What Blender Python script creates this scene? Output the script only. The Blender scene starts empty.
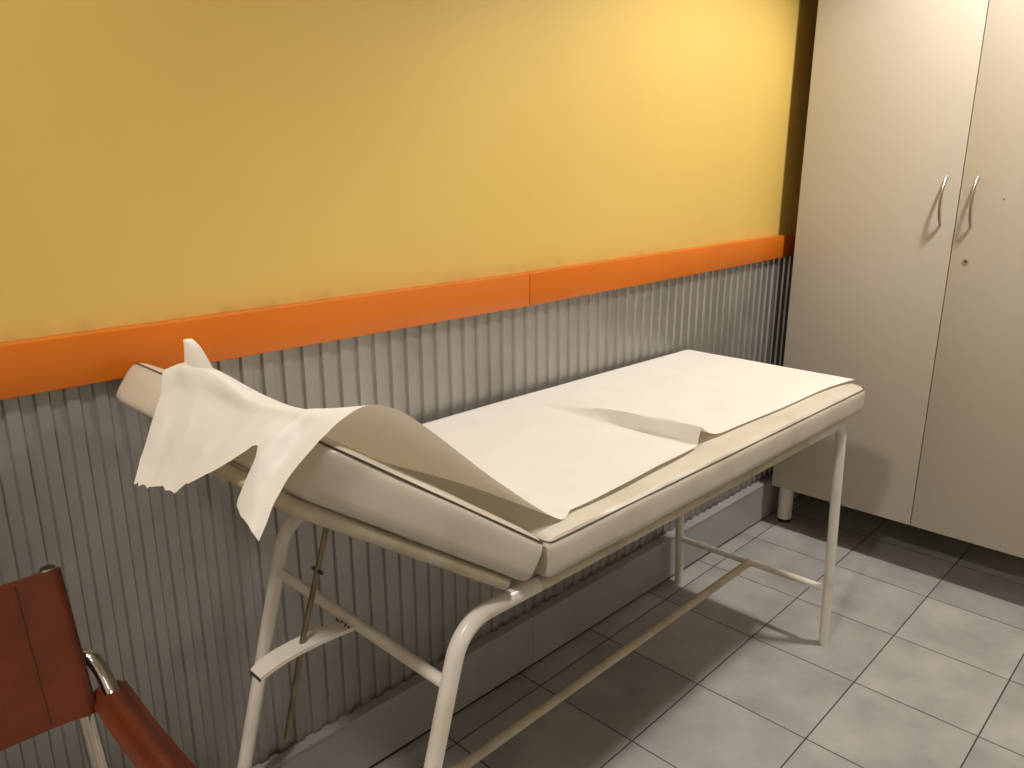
import bpy, bmesh, math, random
from mathutils import Vector, Matrix, noise
random.seed(7)
SC = bpy.context.scene
COL = SC.collection
V = Vector

# ------------------------------------------------------------------ materials
def srgb(r, g, b):
    f = lambda c: (c/255/12.92) if c/255 <= .04045 else ((c/255+.055)/1.055)**2.4
    return (f(r), f(g), f(b), 1)

def mat(name, col, rough=.5, metal=0, col2=None, scale=6, lo=.4, hi=.65, detail=4,
        bump=0, bscale=80, spec=.5, coat=0):
    m = bpy.data.materials.new(name); m.use_nodes = True
    nt = m.node_tree; N, L = nt.nodes, nt.links
    p = N['Principled BSDF']
    p.inputs['Base Color'].default_value = col
    p.inputs['Roughness'].default_value = rough
    p.inputs['Metallic'].default_value = metal
    p.inputs['Specular IOR Level'].default_value = spec
    p.inputs['Coat Weight'].default_value = coat
    tc = N.new('ShaderNodeTexCoord')
    if col2:
        n = N.new('ShaderNodeTexNoise'); n.inputs['Scale'].default_value = scale; n.inputs['Detail'].default_value = detail
        L.new(tc.outputs['Object'], n.inputs['Vector'])
        r = N.new('ShaderNodeValToRGB')
        r.color_ramp.elements[0].position = lo; r.color_ramp.elements[0].color = col
        r.color_ramp.elements[1].position = hi; r.color_ramp.elements[1].color = col2
        L.new(n.outputs['Fac'], r.inputs['Fac']); L.new(r.outputs['Color'], p.inputs['Base Color'])
    if bump:
        n2 = N.new('ShaderNodeTexNoise'); n2.inputs['Scale'].default_value = bscale; n2.inputs['Detail'].default_value = 3
        L.new(tc.outputs['Object'], n2.inputs['Vector'])
        b = N.new('ShaderNodeBump'); b.inputs['Strength'].default_value = bump; b.inputs['Distance'].default_value = .002
        L.new(n2.outputs['Fac'], b.inputs['Height']); L.new(b.outputs['Normal'], p.inputs['Normal'])
    return m

M = {}
M['yellow'] = mat('yellow_wall_paint', (.62, .435, .108, 1), .5, col2=(.575, .395, .10, 1), scale=1.6, lo=.3, hi=.75, bump=.12, bscale=35)
M['white_wall'] = mat('white_wall_paint', (.70, .66, .59, 1), .8, col2=(.67, .63, .56, 1), scale=2)
M['ceiling'] = mat('ceiling_paint', (.85, .84, .81, 1), .9, col2=(.83, .82, .79, 1), scale=2)
M['orange'] = mat('orange_trim', (.58, .142, .010, 1), .3, col2=(.54, .132, .010, 1), scale=3, spec=.35)
M['panel'] = mat('grey_ribbed_panel', (.43, .415, .39, 1), .45, metal=.82, col2=(.34, .33, .31, 1), scale=5, lo=.35, hi=.75)
M['base'] = mat('grey_baseboard', (.36, .35, .335, 1), .4, col2=(.31, .30, .285, 1), scale=4)
M['dark_gap'] = mat('dark_joint', (.02, .018, .015, 1), .9, col2=(.03, .027, .022, 1))
M['cabinet'] = mat('cream_laminate', (.485, .435, .355, 1), .5, col2=(.465, .415, .335, 1), scale=1.4, lo=.3, hi=.7)
M['cab_dark'] = mat('cabinet_carcass', (.40, .36, .30, 1), .5, col2=(.36, .33, .28, 1))
M['chrome'] = mat('chrome', (.62, .60, .57, 1), .16, metal=1, col2=(.55, .53, .50, 1), scale=20)
M['steel'] = mat('brushed_nickel', (.50, .46, .40, 1), .32, metal=1, col2=(.45, .41, .35, 1), scale=30)
M['rod'] = mat('tarnished_steel', (.28, .235, .16, 1), .38, metal=1, col2=(.18, .15, .10, 1), scale=25)
M['tube'] = mat('chipped_cream_paint', (.74, .70, .625, 1), .3, col2=(.62, .56, .44, 1), scale=7, lo=.52, hi=.72, bump=.05)
M['tube_old'] = mat('yellowed_cream_paint', (.55, .49, .38, 1), .38, col2=(.40, .33, .20, 1), scale=9, lo=.42, hi=.7, bump=.1)
M['vinyl'] = mat('cream_vinyl', (.57, .525, .44, 1), .36, col2=(.48, .43, .345, 1), scale=6, lo=.45, hi=.75, bump=.12, bscale=22)
M['piping'] = mat('dark_piping', (.085, .06, .04, 1), .6, col2=(.12, .09, .06, 1), scale=30)
M['black'] = mat('black_plastic', (.012, .012, .012, 1), .5, col2=(.02, .02, .02, 1))
M['leather'] = mat('red_brown_leather', (.135, .026, .007, 1), .36, col2=(.10, .019, .005, 1), scale=14, lo=.4, hi=.7, bump=.25, bscale=260)
M['thread'] = mat('dark_thread', (.07, .02, .01, 1), .8, col2=(.09, .03, .012, 1))
M['chip'] = mat('bare_chipped_metal', (.035, .028, .02, 1), .6, col2=(.08, .06, .04, 1), scale=60)

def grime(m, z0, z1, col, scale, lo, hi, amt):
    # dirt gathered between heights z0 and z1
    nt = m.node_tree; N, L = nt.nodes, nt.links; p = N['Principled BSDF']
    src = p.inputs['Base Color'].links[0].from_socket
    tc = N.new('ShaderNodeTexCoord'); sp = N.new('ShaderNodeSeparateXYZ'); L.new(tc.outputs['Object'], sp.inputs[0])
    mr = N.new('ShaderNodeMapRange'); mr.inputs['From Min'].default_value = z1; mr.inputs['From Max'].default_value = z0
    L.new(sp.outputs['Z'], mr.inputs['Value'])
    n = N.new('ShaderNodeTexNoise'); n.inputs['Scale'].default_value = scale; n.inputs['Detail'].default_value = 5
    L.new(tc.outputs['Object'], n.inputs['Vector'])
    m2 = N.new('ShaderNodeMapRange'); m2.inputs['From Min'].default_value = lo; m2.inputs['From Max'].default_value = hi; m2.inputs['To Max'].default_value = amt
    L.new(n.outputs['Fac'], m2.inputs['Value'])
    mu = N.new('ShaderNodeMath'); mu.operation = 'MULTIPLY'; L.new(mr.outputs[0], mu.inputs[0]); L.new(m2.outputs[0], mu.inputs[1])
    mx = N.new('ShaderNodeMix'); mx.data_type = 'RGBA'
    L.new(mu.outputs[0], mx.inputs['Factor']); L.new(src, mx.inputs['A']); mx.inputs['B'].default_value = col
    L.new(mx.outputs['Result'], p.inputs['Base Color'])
grime(M['yellow'], 1.222, 1.255, (.24, .17, .07, 1), 17, .45, .8, .45)
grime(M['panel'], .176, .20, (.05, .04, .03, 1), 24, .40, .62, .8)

def paper_mat():
    m = bpy.data.materials.new('couch_paper'); m.use_nodes = True
    nt = m.node_tree; N, L = nt.nodes, nt.links
    N.remove(N['Principled BSDF'])
    out = N['Material Output']
    d = N.new('ShaderNodeBsdfDiffuse'); t = N.new('ShaderNodeBsdfTranslucent')
    mx = N.new('ShaderNodeMixShader'); mx.inputs['Fac'].default_value = .22
    tc = N.new('ShaderNodeTexCoord')
    n = N.new('ShaderNodeTexNoise'); n.inputs['Scale'].default_value = 9; n.inputs['Detail'].default_value = 4
    r = N.new('ShaderNodeValToRGB')
    r.color_ramp.elements[0].position = .35; r.color_ramp.elements[0].color = (.83, .80, .755, 1)
    r.color_ramp.elements[1].position = .65; r.color_ramp.elements[1].color = (.86, .835, .795, 1)
    L.new(tc.outputs['Object'], n.inputs['Vector']); L.new(n.outputs['Fac'], r.inputs['Fac'])
    L.new(r.outputs['Color'], d.inputs['Color']); t.inputs['Color'].default_value = (.80, .70, .54, 1)
    L.new(d.outputs[0], mx.inputs[1]); L.new(t.outputs[0], mx.inputs[2])
    n2 = N.new('ShaderNodeTexNoise'); n2.inputs['Scale'].default_value = 14; n2.inputs['Detail'].default_value = 2
    L.new(tc.outputs['Object'], n2.inputs['Vector'])
    b = N.new('ShaderNodeBump'); b.inputs['Strength'].default_value = .12; b.inputs['Distance'].default_value = .004
    L.new(n2.outputs['Fac'], b.inputs['Height'])
    L.new(b.outputs['Normal'], d.inputs['Normal'])
    L.new(mx.outputs[0], out.inputs['Surface'])
    return m
M['paper'] = paper_mat()

def tile_mat():
    m = bpy.data.materials.new('grey_floor_tiles'); m.use_nodes = True
    nt = m.node_tree; N, L = nt.nodes, nt.links
    p = N['Principled BSDF']
    tc = N.new('ShaderNodeTexCoord'); sp = N.new('ShaderNodeSeparateXYZ')
    L.new(tc.outputs['Object'], sp.inputs[0])
    def math_(op, a, b=None, c=None):
        n = N.new('ShaderNodeMath'); n.operation = op
        for i, v in enumerate((a, b, c)):
            if v is None: continue
            if isinstance(v, (int, float)): n.inputs[i].default_value = v
            else: L.new(v, n.inputs[i])
        return n.outputs[0]
    PX, PY = .3365, .3345
    u = math_('DIVIDE', math_('SUBTRACT', sp.outputs['X'], 2.1695), PX)
    v = math_('DIVIDE', math_('SUBTRACT', sp.outputs['Y'], .3305), PY)
    def edge(t, w):
        f = math_('FRACT', t)
        d = math_('MINIMUM', f, math_('SUBTRACT', 1, f))
        mr = N.new('ShaderNodeMapRange'); mr.interpolation_type = 'SMOOTHSTEP'
        mr.inputs['From Min'].default_value = w*.55; mr.inputs['From Max'].default_value = w*1.15
        L.new(d, mr.inputs['Value']); return mr.outputs[0]
    e = math_('MINIMUM', edge(u, .0065), edge(v, .0065))
    cid = N.new('ShaderNodeCombineXYZ')
    L.new(math_('FLOOR', u), cid.inputs[0]); L.new(math_('FLOOR', v), cid.inputs[1])
    wn = N.new('ShaderNodeTexWhiteNoise'); wn.noise_dimensions = '2D'; L.new(cid.outputs[0], wn.inputs['Vector'])
    # offset the cloudy pattern per tile
    add = N.new('ShaderNodeVectorMath'); add.operation = 'MULTIPLY_ADD'
    L.new(cid.outputs[0], add.inputs[0]); add.inputs[1].default_value = (7.3, 3.1, 0); L.new(tc.outputs['Object'], add.inputs[2])
    n = N.new('ShaderNodeTexNoise'); n.inputs['Scale'].default_value = 5.5; n.inputs['Detail'].default_value = 5; n.inputs['Roughness'].default_value = .55
    L.new(add.outputs[0], n.inputs['Vector'])
    r = N.new('ShaderNodeValToRGB')
    r.color_ramp.elements[0].position = .3; r.color_ramp.elements[0].color = (.29, .278, .265, 1)
    r.color_ramp.elements[1].position = .7; r.color_ramp.elements[1].color = (.43, .412, .39, 1)
    L.new(n.outputs['Fac'], r.inputs['Fac'])
    hs = N.new('ShaderNodeHueSaturation'); L.new(r.outputs['Color'], hs.inputs['Color'])
    L.new(math_('MULTIPLY_ADD', wn.outputs['Value'], .16, .92), hs.inputs['Value'])
    mx = N.new('ShaderNodeMix'); mx.data_type = 'RGBA'
    L.new(e, mx.inputs['Factor']); mx.inputs['A'].default_value = (.05, .043, .035, 1); L.new(hs.outputs['Color'], mx.inputs['B'])
    L.new(mx.outputs['Result'], p.inputs['Base Color'])
    L.new(math_('MULTIPLY_ADD', e, -.45, .9), p.inputs['Roughness'])
    b = N.new('ShaderNodeBump'); b.inputs['Strength'].default_value = .5; b.inputs['Distance'].default_value = .002
    L.new(e, b.inputs['Height']); L.new(b.outputs['Normal'], p.inputs['Normal'])
    return m
M['tiles'] = tile_mat()

# ------------------------------------------------------------------ mesh helpers
def obj(name, bm, m, parent=None, smooth=True, angle=35):
    me = bpy.data.meshes.new(name)
    bmesh.ops.recalc_face_normals(bm, faces=bm.faces[:])
    bm.to_mesh(me); bm.free()
    if isinstance(m, str): m = M[m]
    me.materials.append(m)
    if smooth:
        for p in me.polygons: p.use_smooth = True
        try: me.set_sharp_from_angle(angle=math.radians(angle))
        except Exception: pass
    o = bpy.data.objects.new(name, me); COL.objects.link(o)
    if parent: o.parent = parent
    return o

def struct(name, bm, m, parent=None, **k):
    o = obj(name, bm, m, parent, **k); o['kind'] = 'structure'; return o

def thing(name, label, cat, loc=(0, 0, 0), group=None):
    o = bpy.data.objects.new(name, None); o.empty_display_size = .1
    COL.objects.link(o); o.location = loc
    o['label'] = label; o['category'] = cat
    if group: o['group'] = group
    return o

def add_box(bm, a, b, bev=0, seg=2):
    """box from corner a to corner b"""
    t = bmesh.new()
    bmesh.ops.create_cube(t, size=1)
    for v in t.verts:
        v.co = V([(a[i]+b[i])/2 + v.co[i]*abs(b[i]-a[i]) for i in range(3)])
    if bev:
        bmesh.ops.bevel(t, geom=t.edges[:], offset=bev, segments=seg, profile=.5, affect='EDGES')
    me = bpy.data.meshes.new('t'); t.to_mesh(me); t.free(); bm.from_mesh(me); bpy.data.meshes.remove(me)
    return bm

def box(a, b, bev=0, seg=2): return add_box(bmesh.new(), a, b, bev, seg)

def crom(P, n=8):
    P = [V(p) for p in P]; out = []
    for i in range(len(P)-1):
        p0 = P[i-1] if i else P[0]*2-P[1]
        p1, p2 = P[i], P[i+1]
        p3 = P[i+2] if i+2 < len(P) else P[-1]*2-P[-2]
        for k in range(n):
            t = k/n
            out.append(.5*((2*p1)+(p2-p0)*t+(2*p0-5*p1+4*p2-p3)*t*t+(3*p1-p0-3*p2+p3)*t**3))
    out.append(P[-1]); return out

def fillet(P, rad, n=8):
    """polyline with rounded corners"""
    P = [V(p) for p in P]; out = [P[0]]
    if not isinstance(rad, (list, tuple)): rad = [rad]*(len(P)-2)
    for i in range(1, len(P)-1):
        a, b, c = P[i-1], P[i], P[i+1]
        d1 = (a-b).normalized(); d2 = (c-b).normalized()
        ang = d1.angle(d2)
        d = min(rad[i-1]/math.tan(ang/2), (a-b).length*.49, (c-b).length*.49)
        s, e = b+d1*d, b+d2*d
        for k in range(n+1):
            t = k/n
            out.append((1-t)**2*s+2*t*(1-t)*b+t*t*e)
    out.append(P[-1]); return out

def add_tube(bm, P, r, seg=14, cap=True, sx=1, sy=1):
    P = [V(p) for p in P]; n = len(P)
    T = [(P[min(i+1, n-1)]-P[max(i-1, 0)]).normalized() for i in range(n)]
    up = V((0, 0, 1)) if abs(T[0].z) < .9 else V((0, 1, 0))
    nrm = (up-T[0]*up.dot(T[0])).normalized()
    rings = []
    for i in range(n):
        nrm = (nrm-T[i]*nrm.dot(T[i])).normalized(); bn = T[i].cross(nrm)
        rr = r[i] if isinstance(r, (list, tuple)) else r
        rings.append([bm.verts.new(P[i]+nrm*rr*sx*math.cos(2*math.pi*k/seg)+bn*rr*sy*math.sin(2*math.pi*k/seg)) for k in range(seg)])
    for i in range(n-1):
        for k in range(seg):
            bm.faces.new((rings[i][k], rings[i][(k+1) % seg], rings[i+1][(k+1) % seg], rings[i+1][k]))
    if cap:
        bm.faces.new(rings[0][::-1]); bm.faces.new(rings[-1])
    return bm

def tube(P, r, **k): return add_tube(bmesh.new(), P, r, **k)

def add_loft(bm, rings, closed=True, cap=True):
    R = [[bm.verts.new(p) for p in ring] for ring in rings]
    m = len(R[0])
    for i in range(len(R)-1):
        for k in range(m if closed else m-1):
            bm.faces.new((R[i][k], R[i][(k+1) % m], R[i+1][(k+1) % m], R[i+1][k]))
    if cap and closed:
        bm.faces.new(R[0][::-1]); bm.faces.new(R[-1])
    return bm

def rrect(x0, x1, y0, y1, r, n=7, r0=None):
    pts = []
    r = max(r, .002)
    q = r if r0 is None else r0
    for cx, cy, a0, rr in ((x1-r, y1-r, 0, r), (x0+q, y1-q, 90, q), (x0+q, y0+q, 180, q), (x1-r, y0+r, 270, r)):
        for k in range(n+1):
            a = math.radians(a0+90*k/n); pts.append((cx+rr*math.cos(a), cy+rr*math.sin(a)))
    # densify long sides so that wrinkles can be added
    out = []
    for i, p in enumerate(pts):
        q = pts[(i+1) % len(pts)]
        d = math.hypot(q[0]-p[0], q[1]-p[1]); m = max(1, int(d/.03))
        for k in range(m): out.append((p[0]+(q[0]-p[0])*k/m, p[1]+(q[1]-p[1])*k/m))
    return out

def pad(L, y0, y1, T, rc=.035, dome=.012, seed=0, rc0=None):
    """upholstered slab: x 0..L, y0..y1, seam plane at z=0, underside at z=-T"""
    prof = [(.014, -T), (.006, -T+.002), (.002, -T+.006), (.0, -T+.011), (-.001, -T*.7), (-.001, -T*.5), (-.001, -T*.3), (-.0003, -.012), (.001, -.006), (.0035, -.0015), (.0055, 0.0),
            (.008, .0035), (.016, .0065), (.035, .0095), (.07, .0112), (.13, dome)]
    base = rrect(0, L, y0, y1, rc, r0=rc0)
    rings = []
    cx, cy = L/2, (y0+y1)/2
    for ins, z in prof:
        ring = []
        for (x, y) in base:
            fx = (L/2-ins)/(L/2); fy = ((y1-y0)/2-ins)/((y1-y0)/2)
            X, Y = cx+(x-cx)*fx, cy+(y-cy)*fy
            w = noise.noise(V((X*6+seed, Y*6, z*9)))*.0022 if z > -T else 0
            ring.append((X, Y, z+(w if z > 0 else 0)) if z > 0 else (X, Y+w*(1 if abs(Y-cy) > .25 else 0), z))
        rings.append(ring)
    bm = add_loft(bmesh.new(), rings)
    seam = [V((cx+(x-cx)*((L/2-.003)/(L/2)), cy+(y-cy)*(((y1-y0)/2-.003)/((y1-y0)/2)), .0005)) for x, y in base]
    seam.append(seam[0]); seam.append(seam[1])
    return bm, tube(seam, .0014, seg=6, cap=False)

# ------------------------------------------------------------------ room
X0, X1, Y0, ZC = -2.3, 3.62, -2.7, 2.88
ANG = -.011                                       # the panelled wall runs a touch off square to the tile grid
WP = V((.3, 1.432, 0))
def on_wall(o):
    o.matrix_world = Matrix.Translation(WP) @ Matrix.Rotation(ANG, 4, 'Z'); return o
# wall-local coordinates: x along the wall from WP, y into the wall, z up
struct('floor', box((X0-.1, Y0-.1, -.1), (X1+.1, 1.62, 0)), 'tiles', smooth=False)
struct('ceiling', box((X0-.1, Y0-.1, ZC), (X1+.1, 1.62, ZC+.1)), 'ceiling', smooth=False)
on_wall(struct('wall_left', box((X0-.5, .034, 0), (3.45, .14, ZC)), 'yellow', smooth=False))
struct('wall_back', box((X1, Y0, 0), (X1+.1, 1.46, ZC)), 'white_wall', smooth=False)
struct('wall_front', box((X0-.1, Y0, 0), (X0, 1.6, ZC)), 'white_wall', smooth=False)
struct('wall_right', box((X0, Y0-.1, 0), (X1, Y0, ZC)), 'white_wall', smooth=False)

# orange rail in two lengths, butt joint at x = 1.63
zt0, zt1 = 1.136, 1.222
TRIMT = 1.227
def trim(a, b):
    return box((a, 0, zt0), (b, .036, TRIMT-.003), .0025, 2)
on_wall(struct('trim_1', trim(X0-.4, 1.2315), 'orange'))
t2 = on_wall(struct('trim_2', trim(1.2335, 3.30), 'orange'))
t2.matrix_world = t2.matrix_world @ Matrix.Translation((1.23, 0, 1.18)) @ Matrix.Rotation(-.0088, 4, 'Y') @ Matrix.Translation((-1.23, 0, -1.18))

# ribbed wall panel: raised ribs .022 wide on a .0462 pitch
bm = bmesh.new()
zp0, zp1 = .178, 1.16
yf, yr = .020, .0265
per = .0462; first = 1.263-.3
k0 = int((X0-.4-first)/per); k1 = int((3.28-first)/per)
line = []
for k in range(k0, k1):
    x = first+k*per
    line += [(x, yr), (x+.0035, yf), (x+.0235, yf), (x+.027, yr)]
line.append((line[-1][0]+.02, yr))
prof = [(line[0][0], .034)]+line+[(line[-1][0], .034)]
lo = [bm.verts.new((x, y, zp0)) for x, y in prof]; hi = [bm.verts.new((x, y, zp1)) for x, y in prof]
for i in range(len(prof)-1): bm.faces.new((lo[i], lo[i+1], hi[i+1], hi[i]))
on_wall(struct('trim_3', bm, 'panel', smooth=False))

# skirting: two lengths with a ledge on top
bm = bmesh.new()
def skirt(bm, a, b):
    da, db = -.004-.004*(a-.6), -.004-.004*(b-.6)
    for z0, z1, o in ((.012, .172, 0), (.172, .178, -.003)):
        vs = [bm.verts.new(p) for p in ((a, da+o, z0), (b, db+o, z0), (b, .034, z0), (a, .034, z0), (a, da+o, z1), (b, db+o, z1), (b, .034, z1), (a, .034, z1))]
        for f in ((0, 1, 5, 4), (1, 2, 6, 5), (2, 3, 7, 6), (3, 0, 4, 7), (4, 5, 6, 7), (3, 2, 1, 0)): bm.faces.new([vs[i] for i in f])
skirt(bm, X0-.4, 1.2465); skirt(bm, 1.2485, 3.29)
bk = on_wall(struct('baseboard_left', bm, 'base', smooth=False))
bm = box((X0-.4, -.001, 0), (3.29, .03, .0125))
on_wall(struct('trim_4', bm, 'dark_gap', smooth=False))

# ------------------------------------------------------------------ cabinet
CX = 2.97
ca = thing('tall_cabinet', 'tall cream laminate cabinet with two doors and bow handles standing on round feet', 'cabinet', (CX, .789, 0))
def cb(a, b): return tuple(V(a)-V((CX, .789, 0))), tuple(V(b)-V((CX, .789, 0)))
zb, zt = .196, 2.5
bm = bmesh.new()
yl, yrr = 1.342, .236
for a, b in (((CX+.02, yl-.018, zb+.004), (CX+.60, yl, zt)), ((CX+.02, yrr, zb+.004), (CX+.60, yrr+.018, zt)),
             ((CX+.02, yrr+.018, zb+.004), (CX+.60, yl-.018, zb+.022)), ((CX+.02, yrr+.018, zt-.018), (CX+.60, yl-.018, zt)),
             ((CX+.585, yrr+.018, zb+.022), (CX+.60, yl-.018, zt-.018)), ((CX+.02, .78, zb+.022), (CX+.05, .798, zt-.018))):
    add_box(bm, *cb(a, b), .0008, 1)
obj('carcass', bm, 'cab_dark', ca)
def handle(y):
    P = []
    for k in range(17):
        t = k/16; z = 1.307+.159*t
        P.append(V((-.002-.036*math.sin(math.pi*t)**.75, y-.789, z)))
    return tube(P, .0052, seg=12, sx=1.15, sy=.85)
for (ya, yb, hy) in ((.7915, 1.344, .836), (.234, .7885, .742)):
    d = obj('door', box(*cb((CX, ya, zb), (CX+.018, yb, zt)), .0012, 2), 'cabinet', ca)
    obj('handle', handle(hy), 'steel', d)
    if ya < .5:
        bm = bmesh.new()
        yq, zq = .741-.789, 1.190
        def disc(r0, x0, x1, bm=bm, seg=24):
            P = [V((x0, yq, zq)), V((x1, yq, zq))]; add_tube(bm, P, r0, seg=seg)
        disc(.0098, -.0025, .004)
        obj('lock', bm, 'steel', d)
        lk = COL.objects[[o.name for o in COL.objects if o.name.startswith('lock')][0]]
        bm = tube([(-.0040, yq, zq), (-.0023, yq, zq)], .0055, seg=20)
        lc = obj('lock_cylinder', bm, 'rod', lk)
        add = box((-.0046, yq-.0008, zq-.0035), (-.0038, yq+.0008, zq+.0035))
        kb = obj('keyhole', add, 'black', lk)
        bm = tube([(-.001, .658-.789, 1.398), (.002, .658-.789, 1.398)], .0022, seg=12)
        obj('screw_hole', bm, 'chip', d)
for (lx, ly) in ((CX+.115, 1.325), (CX+.115, .25), (CX+.53, 1.29), (CX+.53, .28)):
    bm = tube([(lx-CX, ly-.789, .016), (lx-CX, ly-.789, zb+.006)], .030, seg=28)
    f = obj('leg', bm, 'tube', ca)
    obj('foot_glide', tube([(lx-CX, ly-.789, 0), (lx-CX, ly-.789, .017)], .026, seg=24), 'black', f)

# ------------------------------------------------------------------ examination couch
co = thing('examination_couch', 'cream padded examination couch with raised headrest on white tubular legs', 'couch', (1.4, 1.09, 0))
O = V((1.4, 1.09, 0))
sh = lambda P: [V(p)-O for p in P]
FY, RY = .815, 1.362            # the two side frames
ZR = .802
bmp, bms = pad(1.436, 0, .635, .070, rc=.042, rc0=.012)
TILT = Matrix.Translation(V((.897, .783, .8861))-O) @ Matrix.Rotation(.0125, 4, 'Y')
mt = obj('seat_cushion', bmp, 'vinyl', co); mt.matrix_local = TILT
ps = obj('piping', bms, 'piping', mt)
# back cushion, hinged at the near end of the seat
BA = math.radians(35.0)
ux = V((-math.cos(BA), 0, math.sin(BA)))
nz = V((math.sin(BA), 0, math.cos(BA)))
bmp, bms = pad(.502, -1.388, -.780, .071, rc=.03, dome=.009, seed=5, rc0=.010)
MB = Matrix(((ux.x, 0, nz.x, .888-O.x), (0, -1, 0, -O.y), (ux.z, 0, nz.z, .890), (0, 0, 0, 1)))
bc = obj('back_cushion', bmp, 'vinyl', co); bc.matrix_local = MB
obj('piping', bms, 'piping', bc)

# side rails and legs: bent tube, cut where the leg turns into the rail
def foot_x(y): return .492+(.513-.492)*(y-FY)/(RY-FY)
def knee_x(y): return .724+(.734-.724)*(y-FY)/(RY-FY)
def side_pts(y):
    near = fillet([(foot_x(y), y, 0), (knee_x(y), y, .801), (.90, y, .797)], .085, 12)
    far = fillet([(1.98, y, .780), (2.234, y, .777), (2.300, y, 0)], .05, 10)
    return near, far
TR = .0148
for y in (FY, RY):
    near, far = side_pts(y)
    obj('leg', tube(sh(near), TR, seg=20), 'tube', co)
    obj('leg', tube(sh(far), TR, seg=20), 'tube', co)
    obj('side_rail', tube(sh([(.90, y, .797), (1.98, y, .780)]), TR-.0002, seg=20), 'tube_old', co)
def leg_x(z, y=1.085): return foot_x(y)+(knee_x(y)-foot_x(y))*z/.801
def fleg_x(z): return 2.300-(2.300-2.234)*z/.777
# crossbars
zc = .697
cbm = obj('crossbar', tube(sh([(leg_x(zc, FY), FY, zc+.006), (leg_x(zc, RY), RY, zc-.008)]), .0108, seg=16), 'tube', co)
obj('crossbar', tube(sh([(fleg_x(.2), FY, .205), (fleg_x(.2), RY, .192)]), .0112, seg=16), 'tube', co)
obj('crossbar', tube(sh([(leg_x(.19, FY), FY, .19), (leg_x(.19, RY), RY, .19)]), .0108, seg=16), 'tube', co)
obj('long_stretcher', tube(sh([(leg_x(.19), 1.105, .19), (fleg_x(.2), 1.085, .198)]), .0125, seg=16), 'tube_old', co)
# head-end board slats under the seat cushion
obj('base_board', box(tuple(V((.93, .835, .793))-O), tuple(V((2.26, 1.39, .797))-O), .002, 1), 'tube_old', co)
# back frame : U of thinner tube parallel with the back cushion
def bk_pt(l, y, d): 
    p = V((.888, 0, .890))+ux*l-nz*d; return V((p.x, y, p.z))
P = fillet([bk_pt(.04, .800, .0835), bk_pt(.495, .800, .0835), bk_pt(.495, 1.19, .0835), bk_pt(.04, 1.19, .0835)], .045, 10)
bf = obj('back_frame', tube(sh(P), .0112, seg=16), 'tube_old', co)
obj('frame_brace', tube(sh([bk_pt(.27, .80, .0835), bk_pt(.27, 1.19, .0835)]), .0085, seg=12), 'tube_old', co)
# ratchet lever: flat bar bent down a little at its free end
lev = [(.694, .695), (.655, .698), (.615, .7000), (.58, .6995), (.55, .697), (.525, .692), (.505, .684)]
w = .020
rings = []
for i, (x, z) in enumerate(lev):
    a = lev[max(i-1, 0)]; b = lev[min(i+1, len(lev)-1)]
    t = V((b[0]-a[0], 0, b[1]-a[1])).normalized(); n = V((t.z, 0, -t.x)); n = n if n.z > 0 else -n
    ww = w*(1 if i < len(lev)-1 else .86)
    c = V((x, 1.085, z))
    rings.append([c+V((0, -ww, 0))-n*.004, c+V((0, ww, 0))-n*.004, c+V((0, ww, 0))+n*.003, c+V((0, -ww, 0))+n*.003])
bm = add_loft(bmesh.new(), [sh(r) for r in rings])
lv = obj('support_lever', bm, 'tube', co, angle=30)
bm = bmesh.new()
c = V((.5045, 1.085, .6832))
add_box(bm, tuple(c+V((-.0012, -.0165, -.0042))-O), tuple(c+V((.0012, .0165, .0026))-O))
obj('bare_end', bm, 'chip', lv)
# adjusting rod through the lever
rt, rb = V((.680, 1.085, .966)), V((.549, 1.085, .530))
rd = obj('adjusting_rod', tube(sh([rt, V((.5925, 1.085, .697)), rb]), .0052, seg=12), 'rod', co)
q = rt.lerp(V((.5925, 1.085, .697)), .52)
ax = (rt-rb).normalized()
obj('rod_collar', tube(sh([q-V((0, .014, 0)), q+V((0, .014, 0))]), .0036, seg=10), 'chip', rd)
obj('rod_nut', tube(sh([V((.5925, 1.085, .6915)), V((.590, 1.085, .686))]), .0085, seg=6), 'rod', rd)
# chipped weld marks where the lever meets the crossbar
bm = bmesh.new()
for k in range(11):
    y = 1.085-.02+.04*k/10; r = random.uniform(.0012, .0028)
    p = V((.678+random.uniform(-.002, .003), y, .702+random.uniform(-.001, .0015)))-O
    bmesh.ops.create_icosphere(bm, subdivisions=1, radius=r, matrix=Matrix.Translation(p))
obj('weld_chips', bm, 'chip', lv)

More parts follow.
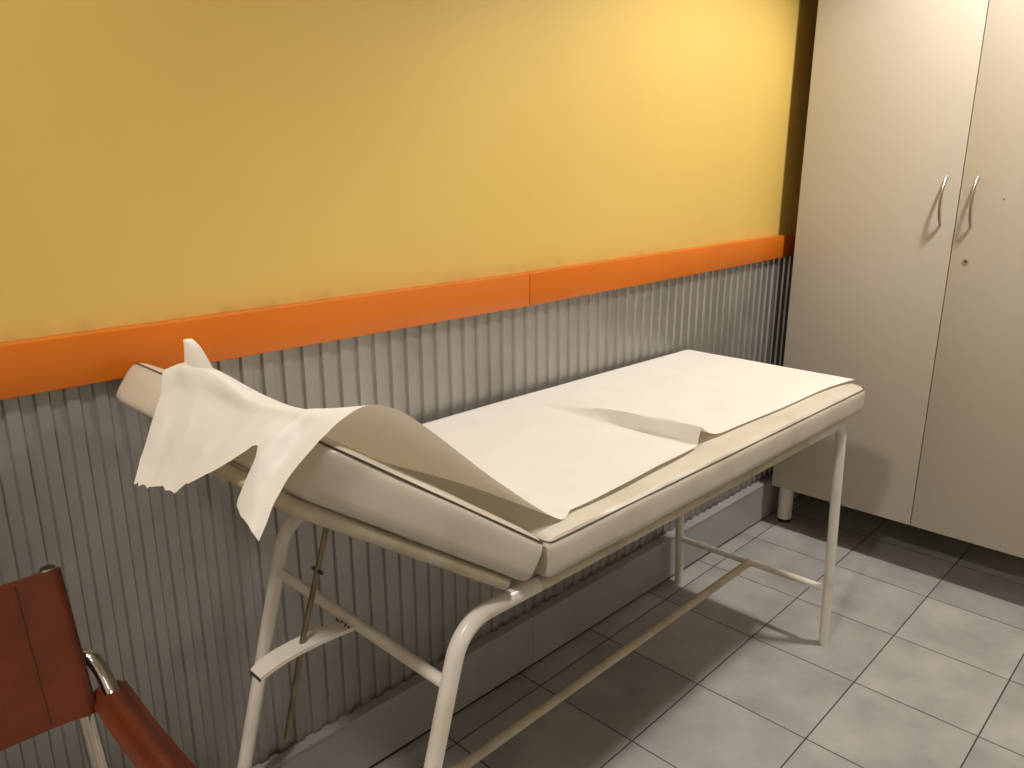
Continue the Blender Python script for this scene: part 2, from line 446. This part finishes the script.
# ------------------------------------------------------------------ couch paper
DR = [
 [(0.798, 0.8, 1.023), (0.652, 0.79, 1.149), (0.59, 0.785, 1.195), (0.524, 0.764, 1.217), (0.465, 0.758, 1.195), (0.422, 0.757, 1.166), (0.399, 0.759, 1.138), (0.379, 0.769, 1.088)],
 [(0.501, 0.799, 1.211), (0.466, 0.8, 1.188), (0.431, 0.799, 1.161), (0.401, 0.794, 1.134), (0.377, 0.785, 1.1)],
 [(0.491, 0.825, 1.209), (0.463, 0.82, 1.199), (0.434, 0.819, 1.184), (0.412, 0.824, 1.159), (0.396, 0.85, 1.104)],
 [(0.488, 0.852, 1.203), (0.468, 0.843, 1.198), (0.448, 0.84, 1.191), (0.432, 0.837, 1.184), (0.424, 0.842, 1.173)],
 [(0.476, 0.935, 1.203), (0.457, 0.92, 1.187), (0.44, 0.91, 1.17), (0.418, 0.895, 1.155), (0.403, 0.889, 1.141)],
 [(0.479, 1.01, 1.212), (0.461, 0.999, 1.183), (0.436, 0.983, 1.157), (0.413, 0.971, 1.13), (0.392, 0.959, 1.104)],
 [(0.477, 1.057, 1.22), (0.456, 1.045, 1.185), (0.431, 1.033, 1.146), (0.406, 1.02, 1.109), (0.383, 1.012, 1.075)],
 [(0.474, 1.085, 1.223), (0.452, 1.073, 1.184), (0.426, 1.065, 1.14), (0.402, 1.056, 1.1), (0.381, 1.047, 1.07)],
 [(0.47, 1.113, 1.22), (0.449, 1.11, 1.182), (0.422, 1.101, 1.132), (0.399, 1.092, 1.091), (0.377, 1.082, 1.062)],
 [(0.47, 1.141, 1.217), (0.444, 1.133, 1.175), (0.414, 1.124, 1.127), (0.393, 1.119, 1.085), (0.376, 1.109, 1.058)],
 [(0.459, 1.169, 1.206), (0.436, 1.161, 1.165), (0.409, 1.151, 1.118), (0.389, 1.141, 1.081), (0.373, 1.126, 1.055)],
]
def back_z(x, h): return .890+.700*(.888-x)+h/.817
XJ = 1.00
def top_z(x): return .886+.0125-.0125*(x-.905)
NC = len(DR)
ctrl = []
for j, c in enumerate(DR):
    u = j/(NC-1)
    # position over the width where the sheet starts on the seat
    if j == 0:
        pre = [V((XJ, .822, top_z(XJ)+.007)), V((.952, .812, .906))]
        rows = pre+[V(p) for p in c]
    else:
        yj = .822+(1.408-.822)*(.02+.98*u)
        ridge = V(c[0])
        h0 = .050*max(0, 1-u*1.9)
        y_at = lambda t: yj+(ridge.y-yj)*t
        rows = [V((XJ, yj, top_z(XJ)+.007)), V((.94, y_at(.1), .911)),
                V((.800, y_at(.35), back_z(.80, .018+h0*.9))), V((.655, y_at(.7), back_z(.655, .022+h0*1.1))),
                V((.565+(c[0][0]-.47)*.3, y_at(.9), back_z(.565, .023+h0*.9)+(.25*(ridge.z-1.2) if ridge.z > 1.21 else 0)))]
        rows += [V(p) for p in c]
    ctrl.append(rows)
NR = len(ctrl[0])
assert all(len(r) == NR for r in ctrl)
SUBR, SUBC = 8, 7
fine_rows = [crom(r, SUBR) for r in ctrl]                       # along the sheet
grid = [crom([fine_rows[j][i] for j in range(NC)], SUBC) for i in range(len(fine_rows[0]))]   # across
ncol = len(grid[0])
# small creases, stronger towards the torn end
for i, row in enumerate(grid):
    f = min(1, max(0, (i-10)/40))
    for j, p in enumerate(row):
        if f > 0:
            d = noise.noise(V((p.x*17, p.y*17, p.z*17)))*.0035+noise.noise(V((p.x*45, p.y*30, p.z*45+3)))*.0014
            d += .006*max(0, .22-abs(noise.noise(V((p.x*8+4, p.y*13, p.z*13)))))
            hem = max(0, (i-66)/10)
            d += .006*min(1, hem) if j > 28 else 0
            d += .0045*max(0, 1-abs(p.y-.90-(1.20-p.z)*.55)/.010)*max(0, min(1, (p.z-1.13)/.03))
            p += V((-.8, -.35, .3))*d*f
for j in range(ncol):                                          # ragged tear
    p, q = grid[-1][j], grid[-2][j]
    d = (p-q).normalized(); s = .006*noise.noise(V((j*.31, 2.2, 0)))+random.uniform(-.0011, .0011)
    if j > 10: grid[-1][j] = p+d*s
# flat run over the seat, with the buckled fold
flat = []
xs = [2.322-.008*k for k in range(int((2.322-XJ)/.008))]
def fold(x, y):
    # a buckle of the paper running across the couch: steep face to the head end, easy slope to the foot end
    s = max(0, min(1, (1.36-y)/.40)); s = s*s*(3-2*s)
    xc = 1.478+.03*(1.0-y)
    d = x-xc
    H = .040*s
    if d < -.020 or d > .115: return 0
    if d < 0: t = (d+.020)/.020; return H*(t*t*(3-2*t))
    t = 1-d/.115; return H*(t**2.0)
for x in xs:
    row = []
    for j in range(ncol):
        v = grid[0][j].y; v = (v-.822)/(1.408-.822)
        yf = .822+.020*min(1, max(0, (x-1.05)/.5))+.004*math.sin(x*9)
        if x > 1.42: yf += .006*min(1, (x-1.42)/.1)
        if x > 2.0: yf -= .026*((x-2.0)/.32)**2
        y = yf+v*(1.412-yf)
        e = min(1, max(0, (y-yf)/.03))
        z = top_z(x)+.0058+noise.noise(V((x*3, y*4, 1)))*.0018+fold(x, y)
        z += .006*(1-e)**2*max(0, 1-abs(x-1.28)/.25)
        if y > 1.395: z -= (y-1.395)*.3
        row.append(V((x, y, z)))
    flat.append(row)
allrows = flat+grid
bm = bmesh.new()
VG = [[bm.verts.new(p) for p in r] for r in allrows]
for i in range(len(VG)-1):
    for j in range(ncol-1):
        bm.faces.new((VG[i][j], VG[i][j+1], VG[i+1][j+1], VG[i+1][j]))
bmesh.ops.translate(bm, verts=bm.verts, vec=-V((1.4, 1.09, .9)))
# loose tongue of paper standing up on the head-end edge
TG = [[(.478, 1.050, 1.210), (.469, 1.138, 1.211)], [(.471, 1.057, 1.234), (.468, 1.132, 1.230)], [(.466, 1.066, 1.252), (.467, 1.122, 1.247)], [(.464, 1.077, 1.2595), (.466, 1.112, 1.2565)], [(.464, 1.090, 1.2625), (.465, 1.099, 1.2615)]]
trow = crom([a for a, b in TG], 4), crom([b for a, b in TG], 4)
TV = []
for a, b in zip(*trow):
    TV.append([bm.verts.new(a.lerp(b, k/10)+V((-.011*math.sin(math.pi*k/10), 0, 0))-V((1.4, 1.09, .9))) for k in range(11)])
for i in range(len(TV)-1):
    for k in range(10): bm.faces.new((TV[i][k], TV[i][k+1], TV[i+1][k+1], TV[i+1][k]))
pp = obj('paper_sheet', bm, 'paper', angle=60)
pp.location = (1.4, 1.09, .9)
pp['label'] = 'long white paper sheet rumpled over the couch, torn and hanging at the head end'
pp['category'] = 'paper'

# ------------------------------------------------------------------ leather armchair
CH = V((.02, .95, 0))
ch = thing('leather_armchair', 'red-brown leather armchair on a chrome tube frame beside the couch head', 'chair', CH)
cs = lambda P: [V(p)-CH for p in P]
def up_pt(x, z): return V((x, 1.150+(z-.71)*.335, z))            # reclined back uprights
XR, XL = .266, -.225
# back sling: wraps both uprights
def sling_profile(r=.0165, t=.0032):
    pts = []
    for k in range(13):                       # right end, around the tube
        a = -math.pi/2+math.pi*k/12
        pts.append((XR+r*math.cos(a), r*math.sin(a)))
    for k in range(1, 20):
        u = k/20; x = XR+(XL-XR)*u; e = min(u, 1-u)*.49
        th = t+(r-t)*max(0, 1-e/.05)**2
        pts.append((x, th*.5+.012*math.sin(math.pi*u)))
    for k in range(13):
        a = math.pi/2+math.pi*k/12
        pts.append((XL+r*math.cos(a), r*math.sin(a)))
    for k in range(1, 20):
        u = 1-k/20; x = XR+(XL-XR)*u; e = min(u, 1-u)*.49
        th = t+(r-t)*max(0, 1-e/.05)**2
        pts.append((x, -th+.012*math.sin(math.pi*u)))
    return pts
pr = sling_profile()
rings = []
for k in range(9):
    z = .709+.212*k/8
    ring = []
    for x, d in pr:
        p = up_pt(x, z); ring.append(p+V((0, d, -.335*d)))
    rings.append(cs(ring))
sl = obj('backrest', add_loft(bmesh.new(), rings), 'leather', ch, angle=50)
bm = bmesh.new()
for x in (XR-.046, XL+.046):
    u = (XR-x)/(XR-XL); dd = -.0045+.012*math.sin(math.pi*u)
    add_tube(bm, cs([up_pt(x, .714)+V((0, dd-.0003, 0)), up_pt(x, .914)+V((0, dd-.0003, 0))]), .0011, seg=6)
    obj('stitching', bm, 'thread', sl); bm = bmesh.new()
bm.free()
for x in (XR, XL):
    s = 1 if x > 0 else -1
    xa = x+s*.038
    P = fillet([up_pt(x, .9235), up_pt(x, .47), V((x, 1.10, .40)), V((x+s*.01, 1.17, .014))], [.12, .12], 8)
    obj('back_leg', tube(cs(P), .0125, seg=18), 'chrome', ch)
    cp = up_pt(x, .925)
    obj('end_cap', tube(cs([cp-V((0, 0, .006)), cp+V((0, .0005, 0))]), .0105, seg=16), 'black', ch)
    P = crom([(x+s*.002, 1.20, .768), (x+s*.014, 1.195, .780), (x+s*.028, 1.178, .775), (x+s*.036, 1.158, .748), (xa, 1.130, .722), (xa, 1.07, .716), (xa, .90, .714), (xa, .75, .714)], 6)
    P += fillet([(xa, .74, .714), (xa, .66, .714), (xa, .675, .40), (xa, .69, .014)], [.06, .05], 8)[1:]
    obj('arm_tube', tube(cs(P), .0112, seg=16), 'chrome', ch)
    # armrest: leather strap over the tube, wings either side
    rings = []
    for k in range(15):
        y = 1.165-(1.165-.70)*k/14
        cr = []
        prof = [(-.031, -.004), (-.024, -.001), (-.018, .001), (-.0135, .007), (-.007, .0135), (0, .0155), (.007, .0135), (.0135, .007), (.018, .001), (.024, -.001), (.031, -.004),
                (.029, -.010), (.016, -.010), (0, -.0125), (-.016, -.010), (-.029, -.010)]
        for px, pz in prof:
            e = max(0, 1-k/2.2)
            pz2 = pz if pz < 0 else pz*(1-.55*e)+.004*e
            cr.append(V((xa+px*s*.92, y, .715+pz2+max(0, .012*(1-k/3)) )))
        rings.append(cs(cr))
    obj('armrest', add_loft(bmesh.new(), rings), 'leather', ch, angle=50)
    obj('floor_runner', tube(cs([(x+s*.02, 1.19, .0125), (xa, .665, .0125)]), .0125, seg=14), 'chrome', ch)
# seat
rings = []
for k in range(13):
    u = k/12; x = XL-.02+(XR-XL+.04)*u; sag = -.02*math.sin(math.pi*u)
    rings.append(cs([(x, 1.06, .425+sag), (x, .70, .445+sag), (x, .695, .438+sag), (x, .70, .432+sag), (x, 1.06, .412+sag), (x, 1.066, .418+sag)]))
obj('seat', add_loft(bmesh.new(), rings), 'leather', ch, angle=50)
obj('seat_tube', tube(cs([(XL-.046, .712, .437), (XR+.046, .712, .437)]), .0095, seg=14), 'chrome', ch)
obj('seat_tube', tube(cs([(XL, 1.068, .42), (XR, 1.068, .42)]), .0095, seg=14), 'chrome', ch)

# ------------------------------------------------------------------ lights
def spot(name, loc, target, energy, size, blend, rad, col):
    l = bpy.data.lights.new(name, 'SPOT'); l.energy = energy; l.color = col
    l.spot_size = math.radians(size); l.spot_blend = blend; l.shadow_soft_size = rad
    o = bpy.data.objects.new(name, l); COL.objects.link(o); o.location = loc
    o.rotation_euler = (V(target)-V(loc)).to_track_quat('-Z', 'Y').to_euler()
    return o
WARM = (1, .945, .875)
spot('downlight_and_fill', (2.46, .26, 2.82), (2.46, .26, 0), 180, 134, .4, .09, WARM)
spot('downlight_and_fill', (-.60, .36, 2.82), (-.60, .36, 0), 122, 156, .35, .09, WARM)
spot('downlight_and_fill', (-1.6, -.95, 2.82), (-1.6, -.95, 0), 28, 165, .4, .2, WARM)  # added weak fill lamp, no real fitting; lifts the shaded parts of the room
w = bpy.data.worlds.new('room_air'); SC.world = w; w.use_nodes = True
w.node_tree.nodes['Background'].inputs[0].default_value = (1, .9, .78, 1)
w.node_tree.nodes['Background'].inputs[1].default_value = .0

# ------------------------------------------------------------------ camera
cam = bpy.data.cameras.new('camera'); co_ = bpy.data.objects.new('camera', cam); COL.objects.link(co_)
Rw = ((0.696169, -0.717878, -0.000327), (-0.193509, -0.187218, -0.963070), (0.691305, 0.670523, -0.269251))
mw = Matrix(((Rw[0][0], -Rw[1][0], -Rw[2][0], 0), (Rw[0][1], -Rw[1][1], -Rw[2][1], 0), (Rw[0][2], -Rw[1][2], -Rw[2][2], 1.5), (0, 0, 0, 1)))
co_.matrix_world = mw
cam.sensor_width = 36; cam.lens = 777.79/1024*36; cam.clip_start = .02
SC.camera = co_

vs = SC.view_settings
SC.display_settings.display_device = 'sRGB'
vs.view_transform = 'Standard'; vs.look = 'None'; vs.exposure = 0; vs.gamma = 1; vs.use_curve_mapping = False
